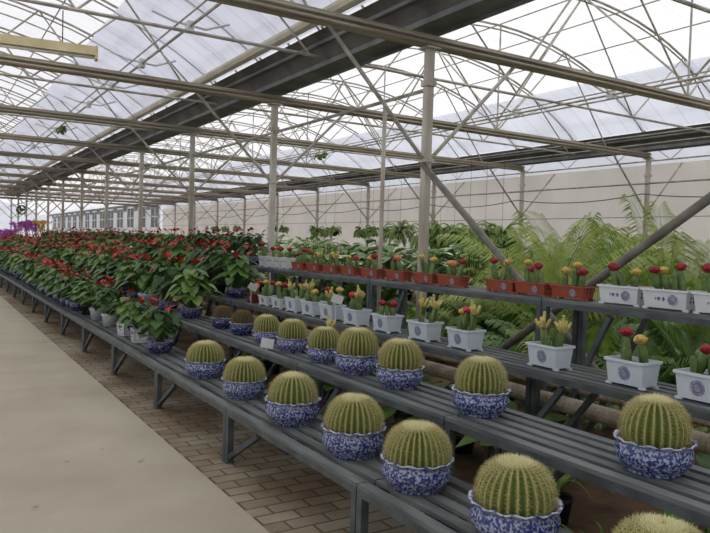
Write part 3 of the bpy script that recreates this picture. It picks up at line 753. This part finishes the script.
# ================================================================ ANTHURIUMS
def heart_leaf(b, p, d, size, droop, rnd, cup=.12):
    """A heart leaf, tip along d, its face turned up."""
    d = Vector(d).normalized(); side = d.cross(Vector((0, 0, 1))).normalized(); up = side.cross(d).normalized()
    rows = [(-.16, .20, .10), (-.05, .40, .10), (.15, .52, .0), (.45, .46, .0), (.75, .24, .0), (1.0, 0.02, 0)]
    vs = []
    for (t, w_, bk) in rows:
        c = p + d * size * t + up * (-droop * size * t * t)
        e = up * cup * w_ * size
        vs += [c + side * w_ * size * .9 + e, c + (d * .12 * size if t < 0 else Vector()), c - side * w_ * size * .9 + e]
    b.add(vs, [(i * 3 + j, i * 3 + j + 1, (i + 1) * 3 + j + 1, (i + 1) * 3 + j) for i in range(len(rows) - 1) for j in (0, 1)])
def anthurium(seed, h=.5, spread=.26, nl=26, nf=5):
    rnd = random.Random(seed)
    fo = MB()
    for i in range(nl):
        a = i * 2.4 + rnd.uniform(-.4, .4); f = (i + .5) / nl
        rr = spread * (1.05 - .75 * f) * rnd.uniform(.75, 1.1); zz = h * (.32 + .64 * f) * rnd.uniform(.88, 1.05)
        p0 = Vector((cos(a) * .02, sin(a) * .02, .0)); p1 = Vector((cos(a) * rr, sin(a) * rr, zz))
        fo.m = 1; fo.tube([p0, (p0 + p1) / 2 + Vector((0, 0, .05)), p1], .004, 4, caps=False)
        fo.m = 0
        heart_leaf(fo, p1, (cos(a + rnd.uniform(-.4, .4)), sin(a), rnd.uniform(-.75, .1)), rnd.uniform(.12, .18), .25, rnd)
    fl = []
    for i in range(nf):
        a = i * 2.1 + rnd.random(); rr = spread * rnd.uniform(.15, .85); zz = h * rnd.uniform(.86, 1.16)
        p1 = Vector((cos(a) * rr, sin(a) * rr, zz)); g = MB(); g.m = 1
        g.tube([(0, 0, .02), (p1.x * .6, p1.y * .6, zz * .6), p1], .0035, 4, caps=False)
        g.m = 0; heart_leaf(g, p1, (cos(a) * .7, sin(a) * .7, rnd.uniform(-.6, -.1) if i % 2 else rnd.uniform(.4, 1.2)), rnd.uniform(.07, .10), .1, rnd, .25)
        g.m = 2; g.tube([p1 + Vector((0, 0, .005)), p1 + Vector((cos(a) * .015, sin(a) * .015, .04))], .0045, 5, r1=.003)
        fl.append(g)
    return fo, fl
AV = []
for s in range(6):
    lm = ['leaf_dark', 'leaf_mid', 'leaf_fresh'][s % 3]; sm = ['spathe', 'spathe_pale'][s == 4]
    fo, fl = anthurium(40 + s, nf=[5, 6, 4, 6, 5, 4][s], nl=42)
    one = MB(); one.add(fo.v, fo.f); one.mi = list(fo.mi)
    for g in fl:
        o = len(one.f); one.add(g.v, g.f); one.mi[o:] = [{1: 1, 0: 2, 2: 3}[k] for k in g.mi]
    bw = MB(); bw.lathe([(.07, -.14), (.10, -.09), (.115, -.05), (.11, -.01), (.12, .0)], 14)
    o = len(one.f); one.add(bw.v, bw.f); one.mi[o:] = [4] * len(bw.f)
    AV.append((fo.mesh('foliage', [lm, 'stem_green'], smooth=True), [g.mesh('flower', [sm, 'stem_green', 'spadix'], smooth=True) for g in fl],
               one.mesh('anthurium_far', [lm, 'stem_green', sm, 'spadix', 'porcelain_dark'], smooth=True)))
def tall_pot(r, h, m, nm='pot', n=24):
    b = MB(); b.lathe([(r * .72, 0), (r * .95, h * .8), (r * 1.0, h * .82), (r * 1.02, h), (r * .94, h), (r * .9, h * .85)], n); return b.mesh(nm, m, smooth=True)
def square_pot():
    b = MB(); a = .085; h = .16
    def ring(s, z): return [(-s, -s, z), (s, -s, z), (s, s, z), (-s, s, z)]
    vs = ring(a * .88, 0) + ring(a, h) + ring(a * .92, h) + ring(a * .88, h * .8)
    b.add(vs, [(i * 4 + j, i * 4 + (j + 1) % 4, (i + 1) * 4 + (j + 1) % 4, (i + 1) * 4 + j) for i in range(3) for j in range(4)] + [(3, 2, 1, 0)])
    b.m = 1
    for k in range(4):   # blue frame lines and a brush motif on each face
        c, s = round(cos(k * pi / 2)), round(sin(k * pi / 2))
        for (u0, u1, z0, z1) in ((-.066, -.061, .02, .145), (.061, .066, .02, .145), (-.066, .066, .02, .025), (-.066, .066, .14, .145), (-.012, .0, .05, .11), (.006, .022, .06, .075), (-.026, -.014, .08, .10)):
            pts = []
            for u, z in ((u0, z0), (u1, z0), (u1, z1), (u0, z1)):
                dd = a * (.88 + .12 * z / h) + .001; pts.append((c * dd - s * u, s * dd + c * u, z))
            b.add(pts, [(0, 1, 2, 3)])
    return b.mesh('pot', ['white_plastic', 'ink'])
POTS = {'blue and white bowl': (bowl_mesh(.13, .125, 'porcelain_dark'), .10), 'round white pot': (tall_pot(.105, .17, 'white_plastic'), .15), 'square white pot with blue lines': (square_pot(), .13),
        'black pot': (tall_pot(.10, .16, 'black_plastic'), .14), 'wide white pot': (tall_pot(.15, .15, 'white_plastic'), .13)}
SOILA = disc(.09, 0)
ra = random.Random(5)
def plant(x, y, z, potk, v, sc, label, group):
    r = empty('potted_anthurium', (x, y, z), ra.random() * 6.28, label, 'potted plant', group)
    pm, pz = POTS[potk]; link('pot', pm, r); link('soil', SOILA, r, (0, 0, pz - .01))
    f = link('foliage', AV[v][0], r, (0, 0, pz - .01)); f.scale = (sc, sc, sc)
    for fm in AV[v][1]:
        k = link('flower', fm, r, (0, 0, pz - .01)); k.scale = (sc, sc, sc)
    return r
near1 = [(7.13, 'blue and white bowl', 1.0), (7.95, 'square white pot with blue lines', .85), (8.55, 'square white pot with blue lines', .85), (9.45, 'round white pot', .95), (10.25, 'round white pot', 1.0), (10.95, 'black pot', 1.0)]
for i, (y, pk, sc) in enumerate(near1):
    plant(2.08, y, .40, pk, i % 6, sc * .84, 'anthurium in %s, lowest tier, %s after the barrel cacti' % (pk, ORD[i]), 'anthuriums on the lowest tier')
near = {1: [(7.88, 'blue and white bowl', 1.0), (8.8, 'blue and white bowl', 1.05), (9.7, 'wide white pot', 1.05)], 2: [(8.61, 'blue and white bowl', 1.05)], 3: [(9.55, 'blue and white bowl', .82)]}
PX = [2.08, 2.66, 3.52, 4.14]; PZ = [.40, .665, .83, 1.23]; NMT = ['lowest', 'second', 'third', 'top']
CARRY = ['', 'after the dark cacti', 'after the maroon planter', 'after the small white pots']
for t, lst in near.items():
    for i, (y, pk, sc) in enumerate(lst):
        plant(PX[t], y, PZ[t], pk, (i + t * 2) % 6, sc, 'anthurium in %s, %s tier, %s plant %s' % (pk, NMT[t], ORD[i], CARRY[t]), 'anthuriums on the %s tier' % NMT[t])
starts = [11.6, 10.4, 9.2, 10.1]; ends = [25, 33, 45, 48]
nfar = 0
for t in range(4):
    y = starts[t]; i = len(near.get(t, near1))
    while y < ends[t]:
        v = ra.randrange(6); sc = ra.uniform(.92, 1.12) * (.74 if t == 3 else 1)
        orch = t == 3 and 31.0 < y < 42.5
        if orch or (t == 2 and 37.0 < y < 42): y += .5; i += 1; continue
        if y < 15.5:
            pk = ra.choice(['blue and white bowl', 'blue and white bowl', 'black pot'])
            plant(PX[t] + ra.uniform(-.03, .03), y, PZ[t], pk, v, sc, 'bushy anthurium in %s, %s plant of the %s tier row' % (pk, ORD[i], NMT[t]), 'anthuriums on the %s tier' % NMT[t])
        else:
            o = link('potted_anthurium', AV[v][2], loc=(PX[t] + ra.uniform(-.04, .04), y, PZ[t] + .14 * sc)); o.rotation_euler = (0, 0, ra.random() * 6.28); o.scale = (sc,) * 3
            tag(o, 'distant red anthurium, %s plant of the %s tier row' % (ORD[i], NMT[t]), 'potted plant', 'distant anthuriums on the %s tier' % NMT[t]); nfar += 1
        y += .42 if y < 15.5 else (.46 if y < 25 else .62); i += 1

# orchids
def orchid(seed, pm):
    rnd = random.Random(seed); b = MB()
    for i in range(6):
        a = i * 1.05; p = Vector((cos(a) * .03, sin(a) * .03, .02))
        b.m = 0; heart_leaf(b, p, (cos(a), sin(a), .3), .28, .5, rnd)
    fls = MB()
    for k in range(5):
        a = rnd.random() * 6.28; pts = [Vector((0, 0, 0)), Vector((cos(a) * .08, sin(a) * .08, .35)), Vector((cos(a) * .2, sin(a) * .2, .58)), Vector((cos(a) * .38, sin(a) * .38, .62))]
        b.m = 1; b.tube(pts, .006, 4)
        for j in range(12):
            t = .3 + .7 * j / 11; s_ = t * 3; i0 = min(2, int(s_)); p = pts[i0].lerp(pts[i0 + 1], s_ - i0) + Vector((rnd.uniform(-.05, .05), rnd.uniform(-.05, .05), rnd.uniform(-.03, .05)))
            for q_ in range(5):
                an = q_ * 2 * pi / 5; n = Vector((cos(a), sin(a), .2)).normalized(); u, v = frame_of(n)
                e = u * cos(an) + v * sin(an); e2 = u * cos(an + 1.2) + v * sin(an + 1.2)
                fls.add([p, p + e * .045 + e2 * .015, p + e * .06, p + e * .045 - e2 * .02 + n * .01], [(0, 1, 2, 3)])
    return b.mesh('foliage', ['leaf_mid', 'stem_green'], True), fls.mesh('blossoms', pm, True)
OR = [orchid(3, 'orchid_petal'), orchid(4, 'orchid_petal')]; OY = orchid(6, 'flower_yellow')
for i, (x, y, z, me) in enumerate([(4.1, 31.4, 1.23, OY), (4.12, 32.4, 1.23, OR[0]), (4.05, 33.5, 1.23, OR[1]), (4.2, 34.6, 1.23, OR[0]), (4.1, 35.8, 1.23, OR[1]), (4.15, 37.2, 1.23, OR[0]), (4.1, 38.8, 1.23, OR[1]), (4.1, 40.6, 1.23, OR[0]), (3.5, 37.5, .83, OR[1]), (3.5, 39.3, .83, OR[0]), (3.5, 41.3, .83, OR[1])]):
    yel = me is OY
    r = empty('potted_orchid', (x, y, z), i * 1.3, 'yellow flowering plant beside the purple orchids' if yel else 'purple orchid at the far end, %s tier, %s in its row' % ('third' if x < 3.8 else 'top', ORD[i - 8 if x < 3.8 else i - 1]), 'potted plant', None if yel else 'purple orchids at the far end')
    link('pot', POTS['round white pot'][0], r)
    for mm, nm in ((me[0], 'foliage'), (me[1], 'blossoms')):
        o = link(nm, mm, r, (0, 0, .15)); o.scale = (1.15,) * 3
        if nm == 'blossoms': o['kind'] = 'stuff'

# ================================================================ PALMS AND BED PLANTS
def frond(b, p0, a, el, ln, nleaf, lw, ll, rnd, droop=.9, mi=0):
    d0 = Vector((cos(a) * cos(el), sin(a) * cos(el), sin(el)))
    pts = []; p = Vector(p0); d = d0.copy(); n = 12
    for i in range(n + 1):
        pts.append(p.copy()); p = p + d * ln / n; d = (d + Vector((0, 0, -droop / n * (.5 + i / n)))).normalized()
    b.m = mi + 1; b.tube(pts, .009, 4, caps=False, r1=.003); b.m = mi
    for j in range(nleaf):
        t = .22 + .78 * j / (nleaf - 1); s_ = t * n; i0 = min(n - 1, int(s_)); c = pts[i0].lerp(pts[i0 + 1], s_ - i0)
        tg = (pts[i0 + 1] - pts[i0]).normalized(); sd = tg.cross(Vector((0, 0, 1)))
        if sd.length < .05: sd = Vector((-sin(a), cos(a), 0))
        sd.normalize(); L_ = ll * (sin(pi * (.12 + .80 * t)) ** .7) * rnd.uniform(.85, 1.1)
        for s in (-1, 1):
            dr = (sd * s * .85 + tg * .75 + Vector((0, 0, .28))).normalized()
            w_ = tg * lw
            q0 = c; q1 = c + dr * L_ * .5; q2 = c + dr * L_ * .9 + Vector((0, 0, -L_ * .45))
            b.add([q0, q1 - w_ / 2, q1 + w_ / 2, q2], [(0, 1, 3, 2)])
def palm(seed, nf, ln, m, h0=.3, droop=1.3, elr=(.55, 1.42)):
    rnd = random.Random(seed); b = MB()
    for i in range(nf):
        a = i * 2.4 + rnd.uniform(-.3, .3)
        el = rnd.uniform(*elr)
        frond(b, (cos(a) * .04, sin(a) * .04, h0 * rnd.uniform(.6, 1.1)), a, el, ln * rnd.uniform(.7, 1.08), 38, .026, ln * .30, rnd, droop)
    s = MB()
    for i in range(5):
        a = i * 1.26; s.tube([(cos(a) * .07, sin(a) * .07, 0), (cos(a) * .05, sin(a) * .05, h0 * 1.05)], .018, 7)
    return b.mesh('fronds', [m, 'stem_green'], True), s.mesh('stem', 'stem_green', True)
PALM = [palm(1, 20, 2.1, 'leaf_palm', .4, 1.5), palm(2, 19, 2.35, 'leaf_palm_yellow', .4, 1.6), palm(3, 20, 2.0, 'leaf_palm', .35, 1.3), palm(4, 18, 2.45, 'leaf_palm_yellow', .45, 1.5)]
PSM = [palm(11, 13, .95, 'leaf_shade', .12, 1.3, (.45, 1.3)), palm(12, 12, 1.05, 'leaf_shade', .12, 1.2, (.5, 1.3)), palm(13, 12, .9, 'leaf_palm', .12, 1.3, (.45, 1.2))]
def add_palm(x, y, me, sc, label, group, rz=None, cat='palm'):
    r = empty('areca_palm', (x, y, -.01), rp_.random() * 6.28 if rz is None else rz, label, cat, group); r.scale = (sc,) * 3
    link('fronds', me[0], r); link('stem', me[1], r)
    return r
rp_ = random.Random(21)
tall = [(9.3, 6.2, 3, .80), (7.4, 4.4, 0, .68), (8.2, 5.9, 2, .92), (7.0, 6.4, 1, .86), (9.2, 8.0, 0, .8), (7.9, 7.6, 2, .72), (10.6, 9.3, 1, 1.02), (9.4, 10.0, 3, .68), (11.8, 7.4, 1, .98), (12.6, 10.2, 0, .92), (10.4, 5.2, 2, .84), (12.4, 5.0, 3, .72), (8.6, 3.4, 1, .62), (11.4, 12.2, 2, .7), (10.2, 3.9, 0, .72)]
place = ['under the rising brace', 'in the deep bed', 'by the side wall', 'behind the white planters', 'behind the orange planters']
tall.sort(key=lambda p: p[1])
for i, (x, y, v, sc) in enumerate(tall):
    sc *= 1.04
    lb = 'tall feathery %s palm %s, %s palm deep from the camera' % ('yellow green' if v in (1, 3) else 'green', 'close to the cream wall' if x > 11 else 'amid the bed' if x > 8.9 else 'behind the top tier', ORD[i])
    add_palm(x, y, PALM[v], sc, lb, 'tall palms in the bed, %s, %s' % ('yellow green' if v in (1, 3) else 'green', 'wall side' if x > 11 else 'middle' if x > 8.9 else 'bench side'))
# low shade palms behind and under the benches
low = [(5.3, 1.6), (5.2, 2.4), (5.7, 3.0), (5.3, 3.9), (5.6, 4.7), (5.5, 5.1), (5.9, 5.2), (6.2, 3.9), (6.4, 2.4), (6.1, 6.7), (6.3, 6.1), (5.6, 7.3), (6.5, 7.3), (5.7, 8.4), (6.7, 8.6), (7.3, 8.1), (7.2, 5.4), (6.9, 1.9), (7.6, 3.6), (5.8, 9.6), (5.6, 10.8)]
low.sort(key=lambda p: p[1])
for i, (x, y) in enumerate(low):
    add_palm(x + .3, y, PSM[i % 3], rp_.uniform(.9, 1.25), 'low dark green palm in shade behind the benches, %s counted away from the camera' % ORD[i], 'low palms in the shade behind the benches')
# broad leaved bed plants
def bushy(seed, h, m, nl=34, lw=.34, wide=.45):
    rnd = random.Random(seed); b = MB()
    for i in range(nl):
        a = i * 2.4 + rnd.uniform(-.3, .3); f = (i + .5) / nl
        p1 = Vector((cos(a) * wide * .35 * (1 - f * .5), sin(a) * wide * .35 * (1 - f * .5), h * (.25 + .68 * f)))
        b.m = 1; b.tube([(0, 0, h * .1 * f), p1], .006, 4, caps=False); b.m = 0
        el = rnd.uniform(-.1, .9); d = Vector((cos(a) * cos(el), sin(a) * cos(el), sin(el))); sd = Vector((-sin(a), cos(a), 0)); Ls = rnd.uniform(.24, .38)
        rows = [(0, .03), (.25, .28), (.5, .36), (.75, .26), (1, .01)]; vs = []
        for t, wv in rows:
            c = p1 + d * Ls * t + Vector((0, 0, -.35 * Ls * t * t)); vs += [c + sd * wv * lw * Ls * 1.1 + Vector((0, 0, .01)), c, c - sd * wv * lw * Ls * 1.1 + Vector((0, 0, .01))]
        b.add(vs, [(k * 3 + j, k * 3 + j + 1, (k + 1) * 3 + j + 1, (k + 1) * 3 + j) for k in range(4) for j in (0, 1)])
    return b.mesh('foliage', [m, 'stem_green'], True)
BU = [bushy(1, 1.15, 'leaf_spotted', 44, .9), bushy(2, 1.2, 'leaf_mid', 44, .8), bushy(3, 1.1, 'leaf_spotted', 40, 1.0), bushy(4, 1.25, 'leaf_palm', 44, .6)]
STEMB = MB(); STEMB.tube([(0, 0, 0), (0, 0, .6)], .018, 6); STEMB = STEMB.mesh('stem', 'stem_green')
POTB = tall_pot(.16, .26, 'black_plastic')
bi = 0
for xi in range(6):
    for yi in range(11):
        x = 6.2 + xi * 1.25 + rp_.uniform(-.25, .25); y = 9.2 + yi * 1.25 + xi * .35 + rp_.uniform(-.25, .25)
        if abs(x - XG) < .4: continue
        v = rp_.choice([0, 0, 2, 1, 3, 1]); sp = v in (0, 2)
        sc = rp_.uniform(1.02, 1.2) * (.95 + .035 * xi)
        r = empty('potted_foliage_plant', (x, y, -.01), rp_.random() * 6.28, '%s bed plant, %s plant of the %s row behind the benches' % ('white spotted' if sp else 'plain green', ORD[yi], ORD[xi]), 'potted plant', '%s plants in the bed' % ('spotted' if sp else 'plain green')); r.scale = (sc,) * 3
        link('pot', POTB, r); o = link('foliage', BU[v], r, (0, 0, .22)); link('stem', STEMB, r, (0, 0, .2))
LOWB = [bushy(21, .34, 'leaf_mid', 26, .9, .5), bushy(22, .3, 'leaf_fresh', 24, .8, .55)]
LP = tall_pot(.11, .14, 'black_plastic')
for i, (x, y) in enumerate([(3.62, 1.9), (3.55, 3.4), (3.6, 4.1), (3.62, 4.9), (3.55, 5.8), (3.6, 6.7), (3.6, 7.6), (3.55, 8.4)]):
    r = empty('potted_foliage_plant', (x, y, -.01), i * 1.1, 'small leafy plant on soil before the finned pipes, %s in depth' % ORD[i], 'potted plant', 'small leafy plants by the pipes')
    link('pot', LP, r); link('foliage', LOWB[i % 2], r, (0, 0, .12))
# tuft of grassy leaves in the gap between lowest and second tier
def tuft(seed, n, ln):
    rnd = random.Random(seed); b = MB()
    for i in range(n):
        a = rnd.random() * 6.28; pts = []; p = Vector((0, 0, 0)); d = Vector((cos(a) * .5, sin(a) * .5, 1)).normalized(); L_ = ln * rnd.uniform(.6, 1)
        sd = Vector((-sin(a), cos(a), 0)) * .011; vs = []
        for k in range(7):
            wv = 1 - (k / 6) ** 2; vs += [p + sd * wv, p - sd * wv - Vector((0, 0, .0))]; p = p + d * L_ / 6; d = (d + Vector((cos(a) * .12, sin(a) * .12, -.30))).normalized()
        b.add(vs, [(2 * k, 2 * k + 1, 2 * k + 3, 2 * k + 2) for k in range(6)])
    return b.mesh('foliage', 'leaf_palm', True)
TU = [tuft(1, 34, .62), tuft(2, 30, .52)]
PTU = tall_pot(.10, .16, 'black_plastic')
for i, (x, y, lb) in enumerate([(2.9, 1.75, 'arching grassy leaved plant on the ground between the lowest two cacti rows'), (2.75, 1.3, 'arching grassy plant on the ground at the camera end of the benches'), (3.25, 2.9, 'small grassy plant on the soil under the second tier edge'), (3.15, 3.5, 'green grassy clump under the benches behind blue bowls'), (3.2, 4.6, 'low grassy clump in shade under the third tier')]):
    pass
gap = [(2.52, 1.78, 'arching grassy plant on the ground in the gap beside the second golden cactus'), (2.45, 1.30, 'arching grassy plant on the ground beside the first golden cactus'), (3.15, 2.75, 'small grassy plant on the soil in front of the finned pipes'), (3.15, 3.9, 'grassy clump on the soil behind the third golden cactus of the second tier')]
gz = [0.0, 0.0, 0, 0]
for i, (x, y, lb) in enumerate(gap):
    x = {0: 2.395, 1: 2.395}.get(i, x)
    r = empty('grassy_plant', (x, y, 0), i, lb, 'plant', 'grassy plants on the ground'); r.scale = (1, 1, 1)
    link('pot', PTU, r); o = link('foliage', TU[i % 2], r, (0, 0, .14))
# hanging ferns
def fern(seed, n, ln):
    rnd = random.Random(seed); b = MB()
    for i in range(n):
        a = i * 2.4 + rnd.random() * .5; frond(b, (0, 0, 0), a, rnd.uniform(.0, 1.3), ln * rnd.uniform(.6, 1), 26, .024, .09, rnd, 3.4)
    return b.mesh('fronds', ['leaf_fern', 'stem_green'], True)
FE = [fern(1, 44, .75), fern(2, 40, .70)]; FS = [fern(3, 22, .34), fern(4, 24, .38)]
BK = MB(); BK.lathe([(.05, -.16), (.11, -.10), (.14, -.02), (.145, 0), (.13, 0), (.12, -.05)], 14); BK = BK.mesh('basket', 'coir', True)
def hanging(x, y, z, me, sc, label, group, top=3.9):
    r = empty('hanging_basket', (x, y, z), rp_.random() * 6, label, 'hanging plant', group)
    o = link('basket', BK, r); o.scale = (sc,) * 3
    o = link('fronds', me, r); o.scale = (sc,) * 3
    h = MB()
    for k in range(3): a = k * 2.1; h.tube([(.14 * sc * cos(a), .14 * sc * sin(a), 0), (0, 0, .35)], .004, 3)
    h.tube([(0, 0, .35), (0, 0, top - z)], .004, 4); h.build('hanger', 'wire', r)
for i, y in enumerate((16.8, 15.5, 14.9, 14.3, 13.7, 13.1, 12.5)):
    hanging(12.0, y, 1.80 if i else 1.92, FE[i % 2], 1.3 if i else 1.1, 'dense dark hanging fern, standing apart from the dense row' if i == 0 else 'dense dark hanging fern in the tight row before the cream wall, %s in the row' % ORD[i - 1], 'hanging ferns before the cream wall')
for i, y in enumerate((23.9, 23.1, 22.4, 20.6, 19.8, 18.9)):
    hanging(13.0, y, 2.04, FS[i % 2], 1.25, 'small hanging basket of pale fern before the cream wall, %s counted from the dark ferns' % ORD[5 - i], 'small hanging baskets')
for i, y in enumerate((32.0, 33.5, 35.0, 26.8, 27.8)):
    hanging(13.0, y, 2.15, FS[i % 2], 1.0, 'tiny distant hanging basket by the cream wall, %s in depth' % ORD[sorted((32.0, 33.5, 35.0, 26.8, 27.8)).index(y)], 'distant hanging baskets')
for x, y, z, lb in ((2.65, 17.25, 4.02, 'tiny green vine sprig caught on the drive shaft over the aisle'), (9.0, 16.3, 3.92, 'tiny green vine sprig on the drive shaft over the beds')):
    r = empty('vine_sprig', (x, y, z), 0, lb, 'plant'); o = link('foliage', FS[0], r); o.scale = (.5, 1.6, .5)
# longitudinal rails the baskets hang from
rail([[(12.0, Y0, 3.9), (12.0, Y1, 3.9)], [(13.0, Y0, 3.9), (13.0, Y1, 3.9)]], .012, 'galvanised', 'thin rails carrying the hanging baskets', 'rail')
